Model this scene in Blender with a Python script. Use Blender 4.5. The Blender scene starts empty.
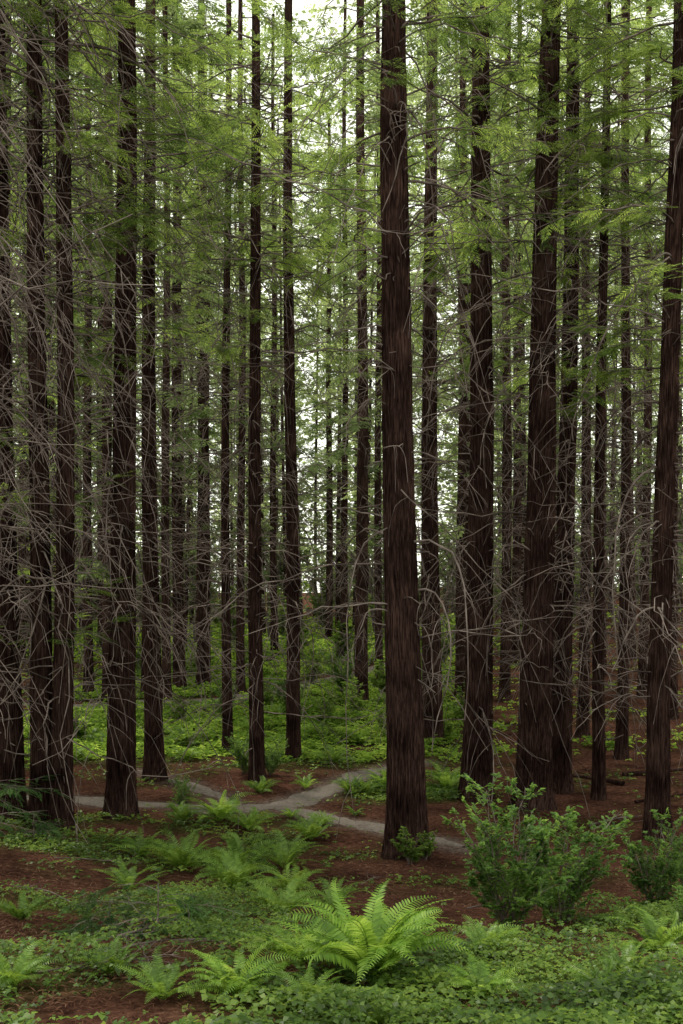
import bpy, math, random
import numpy as np
from mathutils import Vector
rng = np.random.default_rng(11); random.seed(11)
scene = bpy.context.scene
COL = scene.collection

# ---------------------------------------------------------------- terrain
_py = np.array([-15,0,4,6,8,10,12,15,18,21,25,30,45,60,80,120,200,700.])
_pd = np.array([0.4,1.7,2.3,2.65,2.95,3.42,3.9,4.5,4.88,4.98,5.0,5.02,4.85,4.45,4.1,3.6,2.8,2.])
def ground_z(x, y):
    x = np.asarray(x, float); y = np.asarray(y, float)
    z = 5.0 - np.interp(y, _py, _pd)
    z = z + 0.17*np.clip(x-9, 0, 20)*np.clip((y-24)/20, 0, 1)
    z = z + 0.14*np.clip(-x-3.0, 0, 30)*np.clip((24-y)/8, 0, 1)
    z = z + 0.05*np.sin(x*0.9+y*0.35)*np.cos(y*0.7-x*0.2) + 0.03*np.sin(x*2.1+1.3)*np.sin(y*1.9)
    return z
def wob(x, y):
    return (np.sin(x*1.1+0.7*y+1)+np.sin(y*1.3-0.5*x+2)+np.sin(2.3*x-1.7*y)+np.sin(3.1*y+1.9*x+.5))/4
def box(x, y, x0, x1, y0, y1, s):
    f = lambda t: np.clip(t, 0, 1)
    return f((x-x0)/s+.5)*f((x1-x)/s+.5)*f((y-y0)/s+.5)*f((y1-y)/s+.5)
def seg_dist(x, y, pts):
    d = np.full(np.shape(x), 1e9)
    for (ax, ay), (bx, by) in zip(pts[:-1], pts[1:]):
        vx, vy = bx-ax, by-ay
        t = np.clip(((x-ax)*vx+(y-ay)*vy)/(vx*vx+vy*vy), 0, 1)
        d = np.minimum(d, np.hypot(x-ax-t*vx, y-ay-t*vy))
    return d
PA = [(-9,24.4),(-6.7,23.7),(-4.4,23.0),(-2.8,22.6),(-1.6,23.1),(-.6,24.4),(.15,26),(1.0,27.8),(2.2,29.2)]
PB = [(-1.7,23.0),(-.9,22.5),(-.1,21.8),(.7,21.0),(1.6,19.8),(2.3,18.9)]
PC = [(-14,42),(-9.5,42.5),(-6,43.5),(-2.9,47.6),(-.6,52),(2.6,58),(5,70)]
PD = [(-2.5,22.9),(-3.1,24.4),(-4.1,26),(-5.6,27.6)]
def cover(x, y):
    """0..1 density of green ground cover"""
    w = wob(x, y)
    c = box(x, y, -9.5-0.06*y, 1.2+0.075*y, 29, 95, 4)*np.clip(.95+w*1.2, 0, 1)
    c = np.maximum(c, box(x, y, -6.5, -1.0, 17.0, 21.6, 1.2)*np.clip(.5+w, 0, 1))
    c = np.maximum(c, box(x, y, .1, 3.6, 23.5, 27.0, .8)*np.clip(.9+w, 0, 1))
    c = np.maximum(c, box(x, y, -1.0, 5, 4.5, 8.7, .8)*np.clip(.85+w, 0, 1))
    c = np.maximum(c, box(x, y, -3.0, -.4, 8.4, 16.0, .9)*np.clip(.4+w*1.4, 0, 1))
    c = np.maximum(c, box(x, y, -6, -1.6, 5, 13, .9)*np.clip(.2+w*1.2, 0, 1))
    c = np.maximum(c, box(x, y, -3.5, -1.0, 5, 7.3, .6)*np.clip(.6+w, 0, 1))
    c = np.maximum(c, box(x, y, 2.4, 9, 9, 13.5, .9)*np.clip(.35+w*1.4, 0, 1))
    c = np.maximum(c, .16*np.clip(w*2, 0, 1))
    for P, wd in ((PA, .36), (PB, .3), (PC, 1.1), (PD, .3)):
        c = c*np.clip((seg_dist(x, y, P)-wd)/.3, 0, 1)
    return c

# ---------------------------------------------------------------- mesh helpers
def mk(name, V, F, mat, smooth=False):
    me = bpy.data.meshes.new(name)
    V = np.asarray(V, np.float32); F = np.asarray(F, np.int32)
    k = F.shape[1]
    me.vertices.add(len(V)); me.vertices.foreach_set('co', V.ravel())
    me.loops.add(F.size); me.loops.foreach_set('vertex_index', F.ravel())
    me.polygons.add(len(F)); me.polygons.foreach_set('loop_start', np.arange(len(F), dtype=np.int32)*k)
    me.update(calc_edges=True)
    me.validate()
    if smooth: me.polygons.foreach_set('use_smooth', np.ones(len(me.polygons), bool))
    if mat: me.materials.append(mat)
    return me
def obj(name, data, loc=(0,0,0), rot=(0,0,0), scale=(1,1,1), parent=None, **props):
    o = bpy.data.objects.new(name, data)
    COL.objects.link(o)
    if parent: o.parent = parent
    o.location = loc; o.rotation_euler = rot; o.scale = scale
    for k, v in props.items(): o[k] = v
    return o
def join(parts):
    Vs, Fs, n = [], [], 0
    for V, F in parts:
        Vs.append(V); Fs.append(F+n); n += len(V)
    return np.concatenate(Vs), np.concatenate(Fs)
def norm(a): return a/np.maximum(np.linalg.norm(a, axis=-1, keepdims=True), 1e-9)
def tubes(P, R, sides=3):
    N, K, _ = P.shape
    T = norm(np.gradient(P, axis=1))
    ov = norm(P[:, -1]-P[:, 0])
    ref = norm(np.cross(ov, rng.normal(size=(N, 3))))[:, None, :]
    A = norm(np.cross(T, ref)); B = np.cross(T, A)
    a = np.arange(sides)*2*np.pi/sides
    V = P[:, :, None, :] + R[:, :, None, None]*(np.cos(a)[None, None, :, None]*A[:, :, None, :]+np.sin(a)[None, None, :, None]*B[:, :, None, :])
    idx = np.arange(N*K*sides).reshape(N, K, sides)
    i0 = idx[:, :-1]; i1 = idx[:, 1:]
    F = np.stack([i0, np.roll(i0, -1, 2), np.roll(i1, -1, 2), i1], -1).reshape(-1, 4)
    return V.reshape(-1, 3), F
def frames(X, up):
    X = norm(X); Y = norm(np.cross(up, X)); Z = np.cross(X, Y)
    return np.stack([X, Y, Z], -1)
def inst(tV, tF, M, T, S):
    S = np.asarray(S)
    V = np.einsum('nij,mj->nmi', M, tV)*S[:, None, None]+T[:, None, :]
    F = tF[None]+(np.arange(len(T))*len(tV))[:, None, None]
    return V.reshape(-1, 3), F.reshape(-1, 4)

# ---------------------------------------------------------------- materials
def newmat(name):
    m = bpy.data.materials.new(name); m.use_nodes = True
    nt = m.node_tree; nt.nodes.clear()
    out = nt.nodes.new('ShaderNodeOutputMaterial')
    return m, nt, out
def ramp(nt, fac, cols):
    r = nt.nodes.new('ShaderNodeValToRGB')
    el = r.color_ramp.elements
    while len(el) < len(cols): el.new(.5)
    for e, (p, c) in zip(el, cols): e.position = p; e.color = (*c, 1)
    nt.links.new(fac, r.inputs[0]); return r
def leafmat(name, dark, mid, light, trans=.4, nscale=.6, gloss=.04, tv=1.7, sat=1.02):
    m, nt, out = newmat(name); N = nt.nodes; L = nt.links
    geo = N.new('ShaderNodeNewGeometry'); tc = N.new('ShaderNodeNewGeometry')
    no = N.new('ShaderNodeTexNoise'); no.inputs['Scale'].default_value = nscale; no.inputs['Detail'].default_value = 0
    L.new(tc.outputs['Position'], no.inputs['Vector'])
    mr = N.new('ShaderNodeMapRange'); mr.inputs[1].default_value = .3; mr.inputs[2].default_value = .7
    L.new(no.outputs[0], mr.inputs[0])
    mx = N.new('ShaderNodeMath'); mx.operation = 'MULTIPLY_ADD'; mx.inputs[1].default_value = .5
    L.new(geo.outputs['Random Per Island'], mx.inputs[0])
    m2 = N.new('ShaderNodeMath'); m2.operation = 'MULTIPLY'; m2.inputs[1].default_value = .5
    L.new(mr.outputs[0], m2.inputs[0]); L.new(m2.outputs[0], mx.inputs[2])
    r = ramp(nt, mx.outputs[0], [(0.1, dark), (.5, mid), (.9, light)])
    p = N.new('ShaderNodeBsdfDiffuse')
    L.new(r.outputs[0], p.inputs['Color']); cur = p.outputs[0]
    if gloss:
        gl = N.new('ShaderNodeBsdfGlossy'); gl.inputs['Roughness'].default_value = .4; gl.inputs[0].default_value = (.8, .82, .76, 1)
        mg = N.new('ShaderNodeMixShader'); mg.inputs[0].default_value = gloss
        L.new(cur, mg.inputs[1]); L.new(gl.outputs[0], mg.inputs[2]); cur = mg.outputs[0]
    if trans > 0:
        t = N.new('ShaderNodeBsdfTranslucent')
        hs = N.new('ShaderNodeHueSaturation'); hs.inputs['Hue'].default_value = .475; hs.inputs['Saturation'].default_value = sat; hs.inputs['Value'].default_value = tv
        L.new(r.outputs[0], hs.inputs['Color']); L.new(hs.outputs[0], t.inputs[0])
        ms = N.new('ShaderNodeMixShader'); ms.inputs[0].default_value = trans
        L.new(cur, ms.inputs[1]); L.new(t.outputs[0], ms.inputs[2]); cur = ms.outputs[0]
    L.new(cur, out.inputs[0])
    return m
def woodmat(name, cols, sc, zs, bump=.5, bd=.02, detail=6):
    m, nt, out = newmat(name); N = nt.nodes; L = nt.links
    tc = N.new('ShaderNodeTexCoord'); mp = N.new('ShaderNodeMapping'); mp.inputs['Scale'].default_value = (1, 1, zs)
    L.new(tc.outputs['Object'], mp.inputs[0])
    n1 = N.new('ShaderNodeTexNoise'); n1.inputs['Scale'].default_value = sc; n1.inputs['Detail'].default_value = detail; n1.inputs['Roughness'].default_value = .65
    n1.inputs['Distortion'].default_value = .3
    L.new(mp.outputs[0], n1.inputs['Vector'])
    n2 = N.new('ShaderNodeTexNoise'); n2.inputs['Scale'].default_value = 1.3; n2.inputs['Detail'].default_value = 2
    L.new(tc.outputs['Object'], n2.inputs['Vector'])
    ad = N.new('ShaderNodeMath'); ad.operation = 'MULTIPLY_ADD'; ad.inputs[1].default_value = .45; ad.inputs[2].default_value = -.22
    L.new(n2.outputs[0], ad.inputs[0])
    a2 = N.new('ShaderNodeMath'); a2.operation = 'ADD'; L.new(ad.outputs[0], a2.inputs[0]); L.new(n1.outputs[0], a2.inputs[1])
    r = ramp(nt, a2.outputs[0], cols)
    p = N.new('ShaderNodeBsdfDiffuse')
    L.new(r.outputs[0], p.inputs['Color'])
    if bump:
        b = N.new('ShaderNodeBump'); b.inputs['Strength'].default_value = bump; b.inputs['Distance'].default_value = bd
        L.new(n1.outputs[0], b.inputs['Height']); L.new(b.outputs[0], p.inputs['Normal'])
    L.new(p.outputs[0], out.inputs[0]); return m

M_BARK = woodmat('redwood_bark', [(.33, (.006, .0035, .0033)), (.5, (.029, .016, .0132)), (.68, (.088, .051, .042))], 40, .07, 1.0, .06)
M_TWIG = woodmat('dead_twig_wood', [(.3, (.06, .046, .041)), (.7, (.23, .185, .165))], 2.5, 1, 0, detail=1)
M_PATH = woodmat('trodden_dirt', [(.3, (.095, .079, .068)), (.5, (.14, .119, .104)), (.7, (.185, .160, .142))], 14, 1, .25, .01)
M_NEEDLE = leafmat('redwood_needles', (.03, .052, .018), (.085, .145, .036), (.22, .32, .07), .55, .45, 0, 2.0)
M_FARN = leafmat('haze_tinted_needles', (.085, .12, .05), (.17, .235, .09), (.28, .37, .15), .55, .12, 0, 1.8, .97)  # far foliage paled and desaturated, distance haze painted into the colour
M_BROAD = leafmat('broad_leaves', (.07, .12, .025), (.14, .23, .05), (.26, .38, .09), .55, .25, 0, 1.8)
M_SHRUB = leafmat('shrub_leaves', (.045, .095, .02), (.10, .20, .04), (.18, .31, .065), .5, 2)
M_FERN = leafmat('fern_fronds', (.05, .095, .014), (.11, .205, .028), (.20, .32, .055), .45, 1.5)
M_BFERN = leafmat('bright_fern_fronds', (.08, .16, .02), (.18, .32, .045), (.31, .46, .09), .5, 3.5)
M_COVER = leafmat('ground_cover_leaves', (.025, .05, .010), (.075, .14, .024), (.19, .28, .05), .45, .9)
M_SUNLIT_COVER = leafmat('sunlight_tinted_cover_leaves', (.07, .13, .020), (.16, .27, .042), (.29, .42, .08), .5, .45, 0)  # cover leaves in brighter colours, sunlight of the clearing painted in
M_SPROUT = leafmat('sprout_needles', (.022, .045, .016), (.045, .09, .028), (.09, .16, .05), .45, 2, 0)
M_LITTER = leafmat('fallen_needles', (.03, .014, .009), (.08, .038, .024), (.17, .10, .065), .0, 1.0, 0)

# ---------------------------------------------------------------- ground
xs = np.unique(np.concatenate([np.arange(-14, 14, .2), np.arange(-50, 50, 1.5), np.linspace(-400, 400, 60)]))
ys = np.unique(np.concatenate([np.arange(-6, 32, .2), np.arange(32, 100, .8), np.linspace(100, 700, 60), np.linspace(-15, -6, 8)]))
X, Y = np.meshgrid(xs, ys); Z = ground_z(X, Y)
V = np.stack([X, Y, Z], -1).reshape(-1, 3)
nx, ny = len(xs), len(ys); idx = np.arange(nx*ny).reshape(ny, nx)
F = np.stack([idx[:-1, :-1], idx[:-1, 1:], idx[1:, 1:], idx[1:, :-1]], -1).reshape(-1, 4)
m, nt, out = newmat('forest_floor'); N = nt.nodes; L = nt.links
geo = N.new('ShaderNodeNewGeometry')
n1 = N.new('ShaderNodeTexNoise'); n1.inputs['Scale'].default_value = 11; n1.inputs['Detail'].default_value = 8; n1.inputs['Roughness'].default_value = .75
n2 = N.new('ShaderNodeTexNoise'); n2.inputs['Scale'].default_value = .9; n2.inputs['Detail'].default_value = 4
for n in (n1, n2): L.new(geo.outputs['Position'], n.inputs['Vector'])
r1 = ramp(nt, n1.outputs[0], [(.32, (.020, .010, .008)), (.5, (.070, .035, .025)), (.68, (.15, .080, .056))])
r2 = ramp(nt, n2.outputs[0], [(.35, (.45, .42, .42)), (.65, (1.1, 1.0, .97))])
mu = N.new('ShaderNodeMix'); mu.data_type = 'RGBA'; mu.blend_type = 'MULTIPLY'; mu.inputs[0].default_value = 1
L.new(r1.outputs[0], mu.inputs[6]); L.new(r2.outputs[0], mu.inputs[7])
at = N.new('ShaderNodeAttribute'); at.attribute_name = 'cover'
mr = N.new('ShaderNodeMath'); mr.operation = 'MULTIPLY'; mr.inputs[1].default_value = .8; L.new(at.outputs['Fac'], mr.inputs[0])
g = ramp(nt, n1.outputs[0], [(.35, (.02, .032, .009)), (.65, (.07, .115, .022))])
mg = N.new('ShaderNodeMix'); mg.data_type = 'RGBA'
L.new(mr.outputs[0], mg.inputs[0]); L.new(mu.outputs[2], mg.inputs[6]); L.new(g.outputs[0], mg.inputs[7])
a3 = N.new('ShaderNodeAttribute'); a3.attribute_name = 'trail'     # soil trodden beside the path
tm = N.new('ShaderNodeMath'); tm.operation = 'MULTIPLY'; L.new(a3.outputs['Fac'], tm.inputs[0])
tr = N.new('ShaderNodeMapRange'); tr.inputs[1].default_value = .42; tr.inputs[2].default_value = .58; tr.inputs[3].default_value = .2; tr.inputs[4].default_value = 1
L.new(n1.outputs[0], tr.inputs[0]); L.new(tr.outputs[0], tm.inputs[1])
mt = N.new('ShaderNodeMix'); mt.data_type = 'RGBA'; mt.inputs[7].default_value = (.12, .098, .084, 1)
L.new(tm.outputs[0], mt.inputs[0]); L.new(mg.outputs[2], mt.inputs[6])
p = N.new('ShaderNodeBsdfDiffuse')
L.new(mt.outputs[2], p.inputs['Color'])
b = N.new('ShaderNodeBump'); b.inputs['Strength'].default_value = .9; b.inputs['Distance'].default_value = .05
L.new(n1.outputs[0], b.inputs['Height']); L.new(b.outputs[0], p.inputs['Normal']); L.new(p.outputs[0], out.inputs[0])
me = mk('ground', V, F, m, True)
ca = me.attributes.new('cover', 'FLOAT', 'POINT')
ca.data.foreach_set('value', cover(V[:, 0], V[:, 1]).astype(np.float32))
tv_ = np.maximum(1-(seg_dist(V[:, 0], V[:, 1], PA)-.35)/.5, 1-(seg_dist(V[:, 0], V[:, 1], PB)-.3)/.45)
tv_ = np.maximum(tv_, .8-(seg_dist(V[:, 0], V[:, 1], PD)-.25)/.5)
ca = me.attributes.new('trail', 'FLOAT', 'POINT'); ca.data.foreach_set('value', np.clip(tv_, 0, 1).astype(np.float32))
obj('ground', me, kind='structure', label='forest floor of reddish brown needle litter with mossy green patches', category='ground')

def catmull(P, n=14):
    P = np.array(P, float); Q = np.vstack([2*P[0]-P[1], P, 2*P[-1]-P[-2]]); o = []
    for i in range(1, len(Q)-2):
        for t in np.arange(n)/n:
            a, b, c, d = Q[i-1:i+3]
            o.append(.5*((2*b)+(c-a)*t+(2*a-5*b+4*c-d)*t*t+(3*b-a-3*c+d)*t**3))
    o.append(P[-1]); return np.array(o)
def ribbon(pts, w, dz, name, label):
    C = catmull(pts); T = norm(np.gradient(C, axis=0)); Nn = np.stack([-T[:, 1], T[:, 0]], -1)
    s = np.arange(len(C)); k = 10
    end = np.clip(np.minimum(s+1, len(C)-s)/16, .12, 1)
    wl = end*w*(1+.24*np.sin(s*.33)+.12*np.sin(s*.9+1)+.07*rng.normal(size=len(C)))
    wr = end*w*(1+.24*np.sin(s*.27+2)+.12*np.sin(s*.8+4)+.07*rng.normal(size=len(C)))
    t = np.linspace(-1, 1, k)
    off = np.where(t[None] < 0, wl[:, None]*t[None], wr[:, None]*t[None])
    XY = C[:, None, :]+off[..., None]*Nn[:, None, :]
    z = ground_z(XY[..., 0], XY[..., 1])+dz
    z[:, 0] -= .05; z[:, -1] -= .05
    V = np.concatenate([XY, z[..., None]], -1).reshape(-1, 3)
    idx = np.arange(len(C)*k).reshape(-1, k)
    F = np.stack([idx[:-1, :-1], idx[:-1, 1:], idx[1:, 1:], idx[1:, :-1]], -1).reshape(-1, 4)
    obj(name, mk(name, V, F, M_PATH, True), kind='structure', label=label, category='path')
ribbon(PA, .45, .022, 'path', 'pale trodden dirt footpath winding between redwoods')
ribbon(PB, .38, .028, 'path', 'pale dirt footpath branching past the thick redwood')
ribbon(PC, .9, .05, 'path', 'narrow pale footpath crossing green ground cover')
ribbon(PD, .24, .017, 'path', 'faint narrow side trail in the needle litter')

# ---------------------------------------------------------------- redwood parts
def trunk_mesh(r, H, sides, rings, seed):
    g = np.random.default_rng(seed)
    u = np.linspace(0, 1, rings)
    z = -0.5+(H+.5)*u**1.25
    a = np.arange(sides)*2*np.pi/sides
    zc = np.clip(z, 0, None)
    R = r*(1-.62*zc/H)+r*.30*np.exp(-zc/.4)+r*.08*np.exp(-zc/1.8)
    A, ZZ = np.meshgrid(a, z)
    tw = .25*np.sin(ZZ*.35+g.uniform(0, 6))
    rel = np.zeros_like(A)
    for f, am in ((3, .035), (5, .03), (9, .03), (14, .026), (19, .026)) + (((27, .026),) if sides > 60 else ()):
        rel += am*np.sin(f*(A+tw)+g.uniform(0, 6)+1.1*np.sin(ZZ*g.uniform(.5, 1.6)+g.uniform(0, 6)))
    rel += .08*np.exp(-np.clip(ZZ, 0, None)/.5)*np.sin(4*A+g.uniform(0, 6))
    if sides > 20: rel += g.normal(0, .016, A.shape)
    RR = R[:, None]*(1+rel)
    bx = .05*np.sin(z*.25+g.uniform(0, 6)); by = .05*np.sin(z*.21+g.uniform(0, 6))
    V = np.stack([RR*np.cos(A)+bx[:, None], RR*np.sin(A)+by[:, None], ZZ], -1).reshape(-1, 3)
    idx = np.arange(rings*sides).reshape(rings, sides)
    F = np.stack([idx[:-1], np.roll(idx[:-1], -1, 1), np.roll(idx[1:], -1, 1), idx[1:]], -1).reshape(-1, 4)
    return mk('trunk', V, F, M_BARK, True)

def boughs(n, z0, z1, L0, L1, K=9, up=(-.1, .35), dr=(-.95, .0), zpow=1.0, curl=.35):
    z = z0+(z1-z0)*rng.random(n)**zpow
    az = rng.uniform(0, 2*np.pi, n); Ln = rng.uniform(L0, L1, n)
    s = np.linspace(0, 1, K)
    a = rng.uniform(*up, n)[:, None]; b = rng.uniform(*dr, n)[:, None]; c = rng.uniform(0, .25, n)[:, None]
    curl = rng.normal(0, curl, n)[:, None]
    r = Ln[:, None]*s*(1-.25*np.abs(b)*s)+.02
    th = az[:, None]+curl*s**1.5+rng.normal(0, .02, (n, K))
    zz = z[:, None]+Ln[:, None]*(a*s+b*s**2+c*s**4)+rng.normal(0, .010, (n, K))*Ln[:, None]
    return np.stack([r*np.cos(th), r*np.sin(th), zz], -1), Ln
def twigs(P, Ln, m, K=6, lf=(.18, .5), droop=(-.6, .05), s0=.2):
    n, KP, _ = P.shape
    P = np.repeat(P, m, 0); Ln = np.repeat(Ln, m); Nn = n*m
    s = rng.uniform(s0, .97, Nn)*(KP-1); i = s.astype(int); f = (s-i)[:, None]
    ar = np.arange(Nn)
    st = P[ar, i]*(1-f)+P[ar, i+1]*f
    T = norm(P[ar, i+1]-P[ar, i]); S = norm(np.cross(T, [0, 0, 1.]))
    side = rng.choice([-1, 1], Nn)[:, None]; an = rng.uniform(.5, 1.2, Nn)[:, None]
    D = norm(T*np.cos(an)+S*side*np.sin(an)+rng.normal(0, .12, (Nn, 3)))
    tl = Ln*rng.uniform(*lf, Nn)*(1.15-s/(KP-1)*.8)
    q = np.linspace(0, 1, K)
    bend = norm(T+rng.normal(0, .25, (Nn, 3)))
    dz = rng.uniform(*droop, Nn)
    Q = st[:, None]+tl[:, None, None]*(D[:, None]*q[None, :, None]+(bend-D)[:, None]*(q**2)[None, :, None]*.3)
    Q[..., 2] += (tl*dz)[:, None]*q[None]**2
    Q[:, 1:] += rng.normal(0, .010, (Nn, K-1, 3))*tl[:, None, None]
    return Q, tl
def taper(n, K, r0, r1): 
    return (np.ones((n, 1))*np.linspace(r0, r1, K)[None])*rng.uniform(.7, 1.3, (n, 1))
def core_rod(z0, z1, r=.045):  # unseen rod along the trunk axis, links the boughs into one piece
    s = np.zeros((1, 14, 3)); s[0, :, 2] = np.linspace(z0, z1, 14); return tubes(s, np.full((1, 14), r), 5)
def spray_template(pairs, ln, lw, wid):
    V, F = [], []
    for i in range(pairs):
        s = (i+.6)/pairs
        l = wid*math.sin(math.pi*(.2+.72*s))
        for sd in (-1, 1):
            an = math.radians(58-18*s)
            dx, dy = math.cos(an), math.sin(an)*sd
            b = np.array([ln*s, 0, -.06*ln*s*s]); t = b+np.array([dx*l, dy*l, -.18*l+random.uniform(-.1, .1)*l])
            mid = b*.55+t*.45; w = np.array([-dy, dx, 0])*lw
            k = len(V); V += [b, mid+w, t, mid-w]; F.append([k, k+1, k+2, k+3])
    k = len(V); b = np.array([ln*.95, 0, -.06*ln]); V += [b, b+[.03, lw, 0], b+[.1, 0, -.01], b+[.03, -lw, 0]]; F.append([k, k+1, k+2, k+3])
    return np.array(V), np.array(F)
def sprays_on(Q, tl, per, tmpl, sc=(.7, 1.3), s0=.15, jit=.33, dn=-.25):
    n, K, _ = Q.shape; Q = np.repeat(Q, per, 0); Nn = n*per; ar = np.arange(Nn)
    s = rng.uniform(s0, .99, Nn)*(K-1); i = s.astype(int); f = (s-i)[:, None]
    st = Q[ar, i]*(1-f)+Q[ar, i+1]*f; T = norm(Q[ar, i+1]-Q[ar, i])
    S = norm(np.cross(T, [0, 0, 1.]))
    an = (rng.choice([-1, 1], Nn)*rng.uniform(.1, 1.0, Nn))[:, None]
    D = norm(T*np.cos(an)+S*np.sin(an)+np.array([0, 0, dn])+rng.normal(0, .12, (Nn, 3)))
    up = norm(np.array([0, 0, 1.])+rng.normal(0, jit, (Nn, 3)))
    return inst(tmpl[0], tmpl[1], frames(D, up), st, rng.uniform(*sc, Nn))

T_NEAR = spray_template(8, .36, .011, .12)
T_FAR = spray_template(4, .75, .055, .34)

def near_variant(ndead, dz, dl, nlive, lz, ll, zp=.9, nhook=26, rr=1.0):
    P, Ln = boughs(ndead, dz[0], dz[1], dl[0], dl[1], K=11, up=(-.15, .4), dr=(-1.1, -.05), curl=.6)
    Q, tl = twigs(P, Ln, 4, lf=(.2, .65), droop=(-.9, 0))
    PX, LX = boughs(nhook, dz[0]+1, dz[1], 1.2, 3.6, K=11, up=(.1, .75), dr=(-1.9, -.9), curl=.9)   # hooked dead boughs
    QX, tx = twigs(PX, LX, 2, lf=(.2, .5), droop=(-1.0, -.3))
    PS, LS = boughs(45, dz[0]-1, 18, .35, .75, K=4, up=(-.2, .5), dr=(-.6, .1))   # stubs
    PL, LL = boughs(nlive, lz[0], lz[1], ll[0], ll[1], up=(-.02, .25), dr=(-.45, -.02), zpow=zp)
    QL, tq = twigs(PL, LL, 10, lf=(.16, .38), droop=(-.3, .05))
    wood = join([tubes(P, taper(len(P), 11, .017*rr, .0052*rr)), tubes(Q, taper(len(Q), 6, .0078*rr, .0038*rr)),
                 tubes(PX, taper(len(PX), 11, .022*rr, .0062*rr), 4), tubes(QX, taper(len(QX), 6, .0075*rr, .0038*rr)), tubes(PS, taper(len(PS), 4, .022, .010)), core_rod(dz[0]-1, max(18, lz[1])),
                 tubes(PL, taper(len(PL), 9, .024, .006), 4), tubes(QL, taper(len(QL), 6, .007, .003))])
    leaf = join([sprays_on(QL, tq, 4, T_NEAR, jit=.17, dn=-.12), sprays_on(PL, LL, 7, T_NEAR, s0=.35, jit=.17, dn=-.12)])
    return mk('branches', wood[0], wood[1], M_TWIG), mk('crown', leaf[0], leaf[1], M_NEEDLE)
def far_variant(seed, z0=10.):
    P, Ln = boughs(44, 2, 22, 1.0, 4.2, K=6); Q, tl = twigs(P, Ln, 3, K=4)
    PL, LL = boughs(44, z0, 38, 1.6, 4.4, K=6, up=(-.05, .25), dr=(-.5, -.05), zpow=1)
    PL[:, :, :2] *= (1.15-.4*np.clip((PL[:, :1, 2:]-8)/30, 0, 1))
    QL, tq = twigs(PL, LL, 4, K=4, lf=(.25, .45), droop=(-.3, 0))
    wood = join([tubes(P, taper(len(P), 6, .026, .009)), tubes(Q, taper(len(Q), 4, .012, .007)), tubes(PL, taper(len(PL), 6, .035, .01)), core_rod(2, 38, .06)])
    leaf = join([sprays_on(QL, tq, 3, T_FAR, jit=.25, dn=-.15), sprays_on(PL, LL, 4, T_FAR, s0=.3, jit=.25, dn=-.15)])
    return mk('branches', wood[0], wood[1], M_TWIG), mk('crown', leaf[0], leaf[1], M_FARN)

NV = [near_variant(72, (2.2, 18), (1.6, 5.2), 34, (10.5, 20), (2.0, 4.4), .6),
      near_variant(66, (3.0, 18), (1.4, 4.8), 34, (11.5, 20), (2.0, 4.2), .6),
      near_variant(80, (1.8, 18), (1.6, 5.4), 32, (11, 20), (2.0, 4.6), .6),
      near_variant(62, (2.5, 17), (1.4, 4.6), 42, (8.5, 20), (1.6, 4.0), .6),
      near_variant(150, (3.4, 14), (2.0, 5.0), 16, (12, 19), (1.6, 3.2), rr=.8),
      near_variant(60, (2.5, 16), (1.2, 4.2), 40, (3.6, 20), (1.4, 3.2), 1.0)]
FV = [far_variant(i, z) for i, z in enumerate((8., 11., 13., 10., 15., 6.))]
FT = [trunk_mesh(.31, 42, 14, 30, 50+i) for i in range(4)]

LB = {'big': 'massive redwood with thick furrowed reddish bark beside the dirt path',
      'main': 'thick furrowed redwood with flared base on the needle litter',
      'mid': 'tall straight redwood with dark bark and bare drooping twigs',
      'thin': 'slender dark redwood rising from low green ground cover',
      'twig': 'redwood bristling with long bare drooping grey branches',
      'pair': 'dark redwood growing close beside its twin on red litter',
      'far': 'tall slim redwood deep in the grove above green undergrowth'}
def near_tree(x, y, dia, lean, var, lab, seed, leany=0.0, H=26):
    z = float(ground_z(x, y))
    e = obj('redwood_tree', None, (x, y, z), (leany, lean, 0), label=LB[lab], category='tree', group='redwood trees in the grove')
    e.empty_display_size = .3
    d = 80 if y < 27 else 28
    obj('trunk', trunk_mesh(dia/2*1.02, H, d, 190 if y < 27 else 110, seed), parent=e)
    k = (FV if y > 40 else NV)[var]
    a = random.uniform(0, 6.28); s = random.uniform(.9, 1.1)
    obj('branches', k[0], rot=(0, 0, a), scale=(s, s, 1), parent=e)
    obj('crown', k[1], rot=(0, 0, a), scale=(s, s, 1), parent=e)
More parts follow.
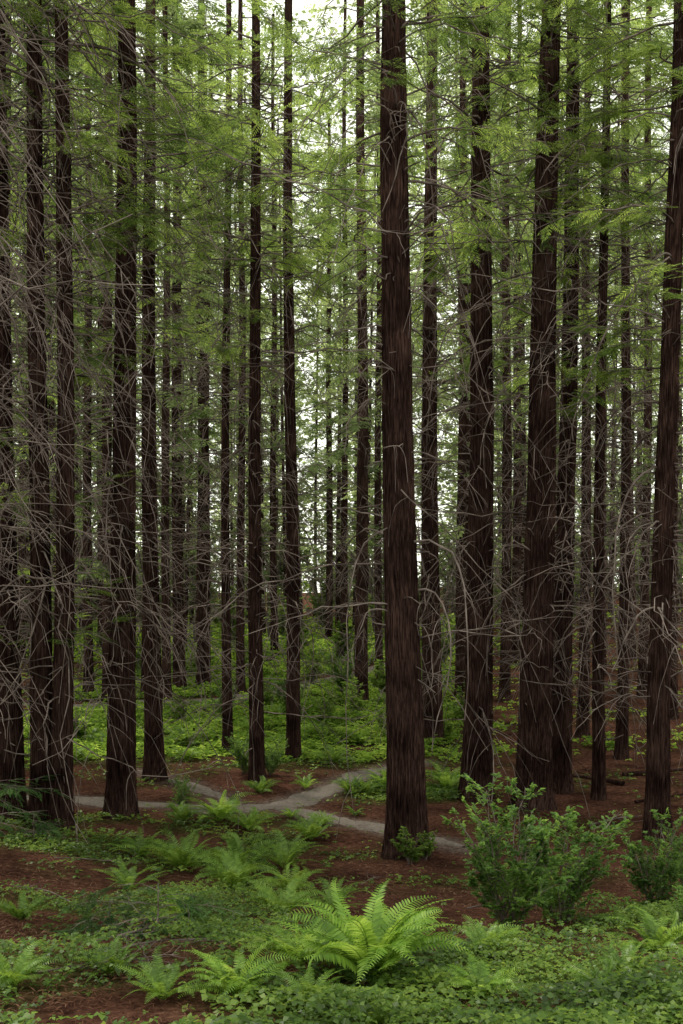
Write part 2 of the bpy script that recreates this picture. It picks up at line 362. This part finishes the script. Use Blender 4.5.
# x, y, trunk diameter, lean, variant, label
NEAR = [(-6.9, 21.0, .44, -.020, 5, 'twig'), (-6.15, 20.4, .44, -.004, 0, 'pair'), (-5.65, 20.2, .40, .002, 2, 'pair'),
        (-4.75, 21.7, .58, .004, 3, 'mid'), (-5.0, 26.5, .46, -.004, 0, 'mid'), (-8.1, 58, .6, 0, 1, 'mid'), (-6.6, 48, .62, -.006, 3, 'mid'),
        (-3.55, 31, .30, 0, 1, 'thin'), (-2.15, 25.6, .36, -.004, 2, 'thin'), (-1.45, 29.4, .40, -.005, 0, 'thin'),
        (.88, 42, .54, -.002, 3, 'thin'), (1.14, 18.3, .65, -.011, 1, 'main'), (2.9, 32.5, .62, 0, 0, 'mid'),
        (3.2, 23.7, .66, .008, 2, 'big'), (4.3, 22.8, .73, .030, 1, 'big'), (5.5, 25.0, .50, .016, 3, 'mid'), (6.15, 24, .28, .012, 0, 'thin'),
        (8.4, 30, .34, .009, 1, 'thin'), (6.35, 20.0, .44, .024, 3, 'mid'), (-.95, 76, .55, 0, 0, 'thin'), (.2, 60, .45, 0, 3, 'thin'),
        (1.85, 50, .38, 0, 0, 'thin'), (5.4, 45, .45, .004, 1, 'mid'), (7.2, 44, .45, .004, 0, 'mid'), (-10.3, 44, .5, 0, 5, 'mid'),
        (-11.4, 45, .42, 0, 1, 'thin'), (-7.7, 44, .38, 0, 0, 'thin'), (-4.6, 46, .38, 0, 1, 'thin'), (-4.2, 62, .45, 0, 2, 'thin'),
        (8.2, 34, .38, .01, 2, 'mid'), (12.4, 41, .38, .01, 5, 'thin'), (11.9, 36, .32, .012, 3, 'thin'), (-8.6, 25.5, .40, 0, 5, 'mid'), (-11.0, 31, .42, 0, 5, 'mid'),
        (-5.4, 12.5, .6, 0, 4, 'twig'), (-6.8, 15.0, .6, 0, 4, 'twig'), (9.0, 19.5, .6, 0, 0, 'mid'), (-8.9, 17.5, .6, 0, 5, 'twig')]
pts = [(t[0], t[1]) for t in NEAR]
for i, t in enumerate(NEAR):
    near_tree(*t, seed=200+i, leany=random.uniform(-.006, .006), H=(40 if t[1] > 40 else 30 if t[1] > 28 else 26))
n = 0; tries = 0
while n < 95 and tries < 8000:
    tries += 1
    y = random.uniform(44, 114); x = random.uniform(-.44, .46)*y
    if random.random() < .35 and n > 5:            # some trees stand in tight clusters
        bx_, by_ = random.choice(pts[len(NEAR):]); x = bx_+random.uniform(-2.2, 2.2); y = by_+random.uniform(-2.2, 2.2)
    if y < 44 or min(math.hypot(x-a, y-b) for a, b in pts) < 1.3: continue
    if seg_dist(np.array(x), np.array(y), PC) < 1.6: continue
    if abs(x+.02*y) < .05*y and y < 75 and random.random() < .6: continue
    pts.append((x, y)); n += 1
    s = random.uniform(.8, 1.15)
    e = obj('redwood_tree', None, (x, y, float(ground_z(x, y))), (random.uniform(-.02, .02), random.uniform(-.02, .02), random.uniform(0, 6.28)), (s, s, s),
            label=LB['far'], category='tree', group='redwood trees in the grove')
    w = random.uniform(.35, 1.0)
    obj('trunk', random.choice(FT), parent=e, scale=(w, w, 1)); k = random.choice(FV)
    obj('branches', k[0], parent=e); obj('crown', k[1], parent=e)

# ---------------------------------------------------------------- broad-leaved understory and shrubs
def rhombus(l, w, fold=.25):
    V = np.array([[0, 0, 0], [l*.45, w, w*fold], [l, 0, -l*.1], [l*.45, -w, w*fold]]); return V, np.array([[0, 1, 2, 3]])
def bush_parts(nst, hgt, spread, leafl, per, mats, r0=.012, s_tw=9, second=3, lw=.27, s0=.15, pw=1.3):
    K = 9; s = np.linspace(0, 1, K)
    az = rng.uniform(0, 6.28, nst)[:, None]; h = hgt*rng.uniform(.4, 1.05, nst)[:, None]; w = spread*rng.uniform(.15, 1, nst)[:, None]
    r = w*(s[None]**pw)+.04; z = h*(1-(1-s[None])**1.5)-.05
    th = az+rng.normal(0, .3, (nst, 1))*s[None]+rng.normal(0, .03, (nst, K))
    P = np.stack([r*np.cos(th), r*np.sin(th), z], -1); P[:, 1:] += rng.normal(0, .012*hgt, (nst, K-1, 3))
    Q, tl = twigs(P, h[:, 0]*.75, s_tw, lf=(.25, .6), droop=(-.15, .35), s0=s0)
    Q2, t2 = twigs(Q, tl, second, K=4, lf=(.3, .6), droop=(-.3, .3))
    wood = join([tubes(P, taper(nst, K, r0, r0*.3), 4), tubes(Q, taper(len(Q), 6, r0*.35, r0*.15)), tubes(Q2, taper(len(Q2), 4, r0*.18, r0*.1))])
    lt = rhombus(leafl, leafl*lw)
    A = sprays_on(Q, tl, per, lt, sc=(.6, 1.3)); B = sprays_on(Q2, t2, per, lt, sc=(.6, 1.3))
    leaf = join([A, B])
    return mk('stems', wood[0], wood[1], mats[0]), mk('foliage', leaf[0], leaf[1], mats[1])
SH = [bush_parts(24, 1.65, .85, .060, 9, (M_TWIG, M_SHRUB), r0=.008, s_tw=11, s0=.05, pw=1.0), bush_parts(20, 1.4, .85, .060, 9, (M_TWIG, M_SHRUB), r0=.008, s_tw=11, s0=.05, pw=1.0), bush_parts(12, 1.0, .7, .085, 7, (M_TWIG, M_BROAD))]
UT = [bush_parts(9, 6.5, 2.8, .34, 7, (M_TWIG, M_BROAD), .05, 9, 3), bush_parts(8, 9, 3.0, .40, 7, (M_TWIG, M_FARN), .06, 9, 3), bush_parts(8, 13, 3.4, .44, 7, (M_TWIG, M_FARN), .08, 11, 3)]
def bush(nm, kind, x, y, s, label, cat, group):
    e = obj(nm, None, (x, y, float(ground_z(x, y))), (0, 0, random.uniform(0, 6.28)), (s, s, s), label=label, category=cat, group=group)
    e.empty_display_size = .2
    obj('stems', kind[0], parent=e); obj('foliage', kind[1], parent=e)
for x, y, s, k in [(1.75, 10.4, .95, 0), (2.4, 11.0, .85, 1), (3.9, 12.4, .7, 0), (1.2, 17.5, .6, 2), (1.5, 17.9, .5, 2), (4.8, 13.5, .7, 1), (-3.6, 22.6, .5, 1), (3.3, 9.6, .35, 1)]:
    bush('leafy_shrub', SH[k], x, y, s, 'airy small-leaved green shrub growing from the needle litter', 'shrub', 'understory shrubs')
for x, y, s, k in [(-2.6, 27, .75, 1), (-1.9, 26.8, .6, 0), (3.4, 33, 1.4, 2), (4.6, 37, 1.6, 2), (4.0, 30, 1.0, 2), (-.5, 36, 1.1, 2), (.6, 39, 1.4, 2), (-6, 36, 1.0, 2), (1.6, 33, 1.1, 2), (-3, 41, 1.2, 2), (-4.4, 38, .9, 0), (-1.9, 38.5, 1.1, 1),
                   (-8.8, 33, 1.2, 2), (2.0, 44, 1.7, 2), (-1.5, 50, 1.7, 2), (-5, 55, 1.8, 2), (3.8, 52, 2.2, 2), (-9.5, 27, 1.2, 1), (-.3, 32, .7, 2), (2.6, 36, 1.2, 0), (.2, 45, 1.6, 1),
                   (-8, 52, 1.8, 2), (-11, 54, 2.2, 2), (0, 60, 2.4, 2), (-3, 64, 2.6, 2), (6, 60, 2.8, 2), (10, 60, 2.4, 2)]:
    bush('leafy_shrub', SH[k], x, y, s, 'bright green leafy bush standing in low ground cover', 'shrub', 'understory shrubs')
for i in range(58):
    y = random.uniform(66, 114); x = (((i*7)%58+.5)/58*.92-.45+random.uniform(-.02, .02))*y
    bush('understory_tree', UT[i % 3], x, y, random.uniform(.7, 1.25), 'light green broad-leaved tree glowing between the redwoods', 'tree', 'broad-leaved understory trees')

# ---------------------------------------------------------------- redwood sprouts (low feathery boughs)
def sprout():
    P, Ln = boughs(16, .1, .9, .6, 1.3, K=7, up=(-.05, .45), dr=(-.8, -.25)); Q, tl = twigs(P, Ln, 8, lf=(.16, .36), droop=(-.3, 0))
    t = spray_template(7, .16, .010, .045)
    st = np.zeros((1, 7, 3)); st[0, :, 2] = np.linspace(-.1, 1.0, 7)
    w = join([tubes(P, taper(len(P), 7, .008, .003)), tubes(Q, taper(len(Q), 6, .003, .0015)), tubes(st, taper(1, 7, .02, .006), 6)])
    l = join([sprays_on(Q, tl, 2, t, jit=.1, dn=-.1), sprays_on(P, Ln, 5, t, s0=.3, jit=.1, dn=-.1)])
    return mk('stem', w[0], w[1], M_TWIG), mk('foliage', l[0], l[1], M_SPROUT)
SP = [sprout(), sprout()]
for x, y, s, k in [(-1.65, 9.0, .6, 0), (-2.2, 9.5, .45, 1), (-7.0, 19, 1.3, 1), (-5.6, 18.2, .7, 0)]:
    e = obj('redwood_sapling', None, (x, y, float(ground_z(x, y))), (0, 0, random.uniform(0, 6)), (s*1.15, s*1.15, s*.8), label='low feathery redwood sapling with drooping dark green needles', category='sapling', group='young redwood sprouts')
    obj('stem', SP[k][0], parent=e); obj('foliage', SP[k][1], parent=e)

# ---------------------------------------------------------------- ferns
def fern(nf, length, seed, pairs=30, e_lo=.65, e_hi=1.38, mat=None, wk=.118, pk=.0105, rollk=.4, cvk=1.0):
    g = np.random.default_rng(seed); parts = []; rach = []
    for f in range(nf):
        az = 2*math.pi*f/nf*2.618+g.normal(0, .2); Lf = length*g.uniform(.7, 1.08)
        e0 = g.uniform(e_lo, e_hi); cv = cvk*g.uniform(1.1, 1.8)*(1 if e0 > 1 else .75)
        K = 24; s = np.linspace(0, 1, K); el = e0-cv*s**1.35; ds = Lf/(K-1)
        rr = np.concatenate([[0], np.cumsum(np.cos(el[:-1])*ds)])+.03; zz = np.concatenate([[0], np.cumsum(np.sin(el[:-1])*ds)])
        th = az+g.normal(0, .3)*s**2
        C = np.stack([rr*np.cos(th), rr*np.sin(th), zz], -1); rach.append(C)
        ss = np.linspace(.13, .995, pairs); roll = g.normal(0, rollk)
        B = np.stack([np.interp(ss, s, C[:, j]) for j in range(3)], -1)
        T = norm(np.gradient(B, axis=0)); S = norm(np.cross(T, [0, 0, 1.])); U = np.cross(S, T)
        for sd in (-1, 1):
            Sd = S*math.cos(roll)*sd+U*math.sin(roll)*sd
            D = norm(Sd+T*(.22+.4*ss[:, None])+U*.12+g.normal(0, .05, (pairs, 3)))
            pl = wk*length*np.clip(np.sin(np.pi*(ss*.80+.17)), .05, 1)**.75*g.uniform(.88, 1.08, pairs); pw = pk*length*np.clip(pl/(.12*length), .3, 1)
            W = norm(np.cross(D, np.cross(S, T)))
            b = B; m_ = B+D*pl[:, None]*.35; q = B+D*pl[:, None]*.75-U*pl[:, None]*.10; t = B+D*pl[:, None]-U*pl[:, None]*.2
            pw = pw[:, None]
            Vp = np.stack([b-W*pw*.7, b+W*pw*.7, m_+W*pw, m_-W*pw, q+W*pw*.7, q-W*pw*.7, t+W*pw*.08, t-W*pw*.08], 1)
            Fp = np.array([[0, 1, 2, 3], [3, 2, 4, 5], [5, 4, 6, 7]])
            parts.append((Vp.reshape(-1, 3), (Fp[None]+(np.arange(pairs)*8)[:, None, None]).reshape(-1, 4)))
    R = np.array(rach); parts.append(tubes(R, np.linspace(.005, .0015, R.shape[1])[None]*np.ones((nf, 1)), 4))
    V, F = join(parts); return mk('fern', V, F, mat or M_FERN)
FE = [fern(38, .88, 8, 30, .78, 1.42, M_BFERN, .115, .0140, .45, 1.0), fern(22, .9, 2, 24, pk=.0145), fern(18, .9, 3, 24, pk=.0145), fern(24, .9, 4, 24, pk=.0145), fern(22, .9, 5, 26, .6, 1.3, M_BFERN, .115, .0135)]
FL = [(.22, 7.2, .98, 0), (-1.75, 16.6, 1.15, 1), (-2.7, 17.0, 1.0, 3), (-1.0, 17.6, 1.0, 2), (-1.6, 15.0, .9, 3), (-3.6, 17.8, .8, 2), (-.7, 11.7, .75, 1), (-.1, 12.3, .6, 2), (2.65, 8.4, .66, 1), (-.72, 6.8, .55, 4), (-1.2, 6.7, .45, 2),
      (1.2, 8.3, .5, 3), (.95, 6.8, .42, 4), (-2.3, 7.0, .5, 1), (3.2, 8.0, .55, 1), (-.7, 14.0, .75, 2), (-.6, 19.8, .8, 3), (1.8, 6.9, .4, 1), (-3.1, 14.6, .7, 2), (-.32, 7.6, .6, 4), (-.2, 6.6, .4, 2),
      (-2.0, 24.6, .7, 1), (-.9, 25.0, .6, 2), (.2, 6.2, .3, 3), (-3.4, 10.6, .5, 1), (2.1, 7.4, .45, 3), (-1.7, 7.4, .4, 3), (-1.9, 20.6, .8, 1), (-3.4, 21.2, .6, 3),
      (-1.9, 11.8, .6, 1), (-.4, 21.2, .55, 1), (-2.5, 21.6, .55, 2), (-1.1, 21.9, .4, 4), (-3.6, 22.0, .5, 1), (.3, 22.4, .4, 3)]
for i, (x, y, s, k) in enumerate(FL):
    lab = 'large bright sword fern with arching fronds over low leafy cover' if i == 0 else 'green sword fern with arching fronds on the forest floor'
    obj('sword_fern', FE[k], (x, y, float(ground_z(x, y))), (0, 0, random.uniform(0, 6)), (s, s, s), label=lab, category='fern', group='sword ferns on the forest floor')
for i in range(85):
    for _ in range(60):
        y = random.uniform(20, 62); x = random.uniform(-.28, .16)*y
        if float(cover(x, y)) > .3: break
    s = random.uniform(.5, 1.1)
    obj('sword_fern', FE[1+i % 4], (x, y, float(ground_z(x, y))), (0, 0, random.uniform(0, 6)), (s, s, s), label='green sword fern rising from bright low ground cover', category='fern', group='sword ferns on the forest floor')

# ---------------------------------------------------------------- ground cover (stuff)
def scatter(n, x0, x1, y0, y1, fn, wedge=True):
    y = rng.uniform(y0, y1, n); x = rng.uniform(x0, x1, n)
    if wedge: x = x*y
    k = rng.random(n) < fn(x, y); return x[k], y[k]
def cover_mesh(x, y, size, hmax):
    n = len(x); th = rng.uniform(0, 6.28, n)
    h = rng.uniform(.2, 1, n)*hmax*(.7+.75*wob(x*1.7, y*1.7))
    h = np.clip(h, .02, None)
    parts = []; lt = rhombus(1, .42, .3)
    sz = size*rng.uniform(.5, 1.5, n)*(1+.35*wob(x*.9+3, y*.9))
    for j in range(3):
        a = th+j*2.094+rng.normal(0, .2, n)
        D = np.stack([np.cos(a), np.sin(a), rng.normal(-.1, .25, n)], -1)
        up = norm(np.array([0, 0, 1.])+rng.normal(0, .3, (n, 3)))
        parts.append(inst(lt[0], lt[1], frames(D, up), np.stack([x, y, ground_z(x, y)+h], -1), sz))
    return join(parts)
ps = []
x, y = scatter(50000, -.42, .45, 5, 15, lambda a, b: cover(a, b)); ps.append(cover_mesh(x, y, .036, .22))
x, y = scatter(40000, -.4, .4, 15, 29, lambda a, b: cover(a, b)); ps.append(cover_mesh(x, y, .06, .2))
V, F = join(ps)
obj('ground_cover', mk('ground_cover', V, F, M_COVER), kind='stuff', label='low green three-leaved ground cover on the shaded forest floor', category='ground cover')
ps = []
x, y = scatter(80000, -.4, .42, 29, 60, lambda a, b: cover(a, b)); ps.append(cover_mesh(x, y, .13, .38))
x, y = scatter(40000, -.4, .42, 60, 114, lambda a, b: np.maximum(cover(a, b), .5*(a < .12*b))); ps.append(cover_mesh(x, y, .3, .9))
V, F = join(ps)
obj('clearing_ground_cover', mk('clearing_ground_cover', V, F, M_SUNLIT_COVER), kind='stuff', label='yellow-green ground cover, sunlight painted into its colour, carpeting the open clearing', category='ground cover')
# litter
n = 70000; y = 5+23*rng.random(n)**1.5; x = rng.uniform(-.42, .45, n)*y
k = rng.random(n) > .8*cover(x, y); 
k &= (rng.random(n) > .75) | (np.minimum(seg_dist(x, y, PA)-.36, seg_dist(x, y, PB)-.3) > 0)
x, y = x[k], y[k]; n = len(x); a = rng.uniform(0, 6.28, n)
D = np.stack([np.cos(a), np.sin(a), rng.normal(0, .2, n)], -1); up = norm(np.array([0, 0, 1.])+rng.normal(0, .3, (n, 3)))
lt = rhombus(1, .05, .3)
V, F = inst(lt[0], lt[1], frames(D, up), np.stack([x, y, ground_z(x, y)+.035], -1), rng.uniform(.02, .09, n)*(1+y*.02))
obj('needle_litter', mk('needle_litter', V, F, M_LITTER), kind='stuff', label='scattered reddish brown fallen needles and twigs', category='leaf litter')

# ---------------------------------------------------------------- fallen branches
def fallen(x, y, L_, az, r, m=7, lift=.05):
    K = 9; s = np.linspace(0, 1, K)
    th = az+rng.normal(0, .25)*s+rng.normal(0, .03, K)
    P = np.stack([L_*s*np.cos(th), L_*s*np.sin(th), lift+.12*L_*np.sin(s*3.0)*rng.uniform(.1, .6)], -1)
    P[:, 2] += ground_z(x+P[:, 0], y+P[:, 1])-float(ground_z(x, y)); P = P[None]
    Q, tl = twigs(P, np.array([L_]), m, droop=(-.1, .4)); Q2, t2 = twigs(Q, tl, 3, K=4, droop=(-.1, .2))
    V, F = join([tubes(P, taper(1, K, r, r*.25), 6), tubes(Q, taper(len(Q), 6, r*.3, r*.12)), tubes(Q2, taper(len(Q2), 4, r*.14, r*.08))])
    obj('fallen_branch', mk('fallen_branch', V, F, M_TWIG if r < .05 else M_BARK), (x, y, float(ground_z(x, y))), label='bare fallen branch with forked twigs lying on needle litter', category='fallen branch', group='fallen branches')
for a in [(-2.1, 8.3, 1.3, .7, .012, 14), (-1.9, 7.6, 1.2, 1.2, .010, 14), (-2.2, 7.2, 1.1, .3, .010, 12), (-1.4, 7.4, .9, 2.0, .008, 10), (7.2, 25.5, 2.6, 2.4, .07, 5), (6.9, 23.5, 2.0, .4, .05, 5), (7.6, 27, 3, .1, .06, 4), (5.2, 21, 1.6, .4, .03, 6),
          (1.5, 12, 1.0, .3, .008, 8), (-3.2, 12.5, 1.4, 2.6, .012, 8), (2.3, 15, 1.2, .9, .012, 8), (-4.6, 16, 1.5, .4, .014, 8), (4.2, 16, 1.2, 2.1, .012, 6), (.3, 15.2, .8, 1.1, .008, 6)]:
    fallen(*a)

# ---------------------------------------------------------------- far-off wood
nc = 2400; cy = rng.uniform(118, 155, nc); cx = rng.uniform(-.5, .5, nc)*cy; cz = ground_z(cx, cy)+78*rng.random(nc)**1.2
per = 46
c = np.repeat(np.stack([cx, cy, cz], -1), per, 0)+rng.normal(0, 1, (nc*per, 3))*np.array([2.0, 2.0, .9])
nn = len(c); D = rng.normal(0, 1, (nn, 3)); D[:, 2] *= .4; up = norm(rng.normal(0, .8, (nn, 3))+[0, 0, .4])
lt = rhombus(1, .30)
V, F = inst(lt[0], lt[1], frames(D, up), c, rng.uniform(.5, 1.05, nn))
obj('distant_wood', mk('distant_wood', V, F, M_FARN), kind='stuff', label='green mass of distant forest foliage paled by painted haze, with sky showing through', category='forest')

# ---------------------------------------------------------------- light, sky (bright thin overcast), camera
S = Vector((-.38, .42, .82)).normalized()
w = bpy.data.worlds.new('World'); scene.world = w; w.use_nodes = True
nt = w.node_tree; bg = nt.nodes['Background']
sky = nt.nodes.new('ShaderNodeTexSky'); sky.sky_type = 'NISHITA'; sky.sun_disc = False
sky.sun_elevation = math.asin(S.z); sky.sun_rotation = math.atan2(S.x, S.y)
sky.air_density = 1.0; sky.dust_density = 2.0; sky.ozone_density = .5
mx = nt.nodes.new('ShaderNodeMix'); mx.data_type = 'RGBA'; mx.inputs[0].default_value = .88
nt.links.new(sky.outputs[0], mx.inputs[6]); mx.inputs[7].default_value = (12.6, 12.8, 11.2, 1)
nt.links.new(mx.outputs[2], bg.inputs[0]); bg.inputs[1].default_value = .15
sl = bpy.data.lights.new('sun', 'SUN'); sl.energy = 5.0; sl.angle = math.radians(10); sl.color = (1, .95, .83)
so = bpy.data.objects.new('sun', sl); COL.objects.link(so); so.rotation_euler = S.to_track_quat('Z', 'Y').to_euler()
cam = bpy.data.cameras.new('camera'); cam.lens = 35.16; cam.sensor_width = 36; cam.shift_y = .076; cam.clip_end = 2000
co = bpy.data.objects.new('camera', cam); COL.objects.link(co); co.location = (0, 0, 5.0); co.rotation_euler = (math.radians(90), 0, 0)
scene.camera = co
scene.view_settings.view_transform = 'Standard'; scene.view_settings.look = 'None'; scene.view_settings.exposure = 0
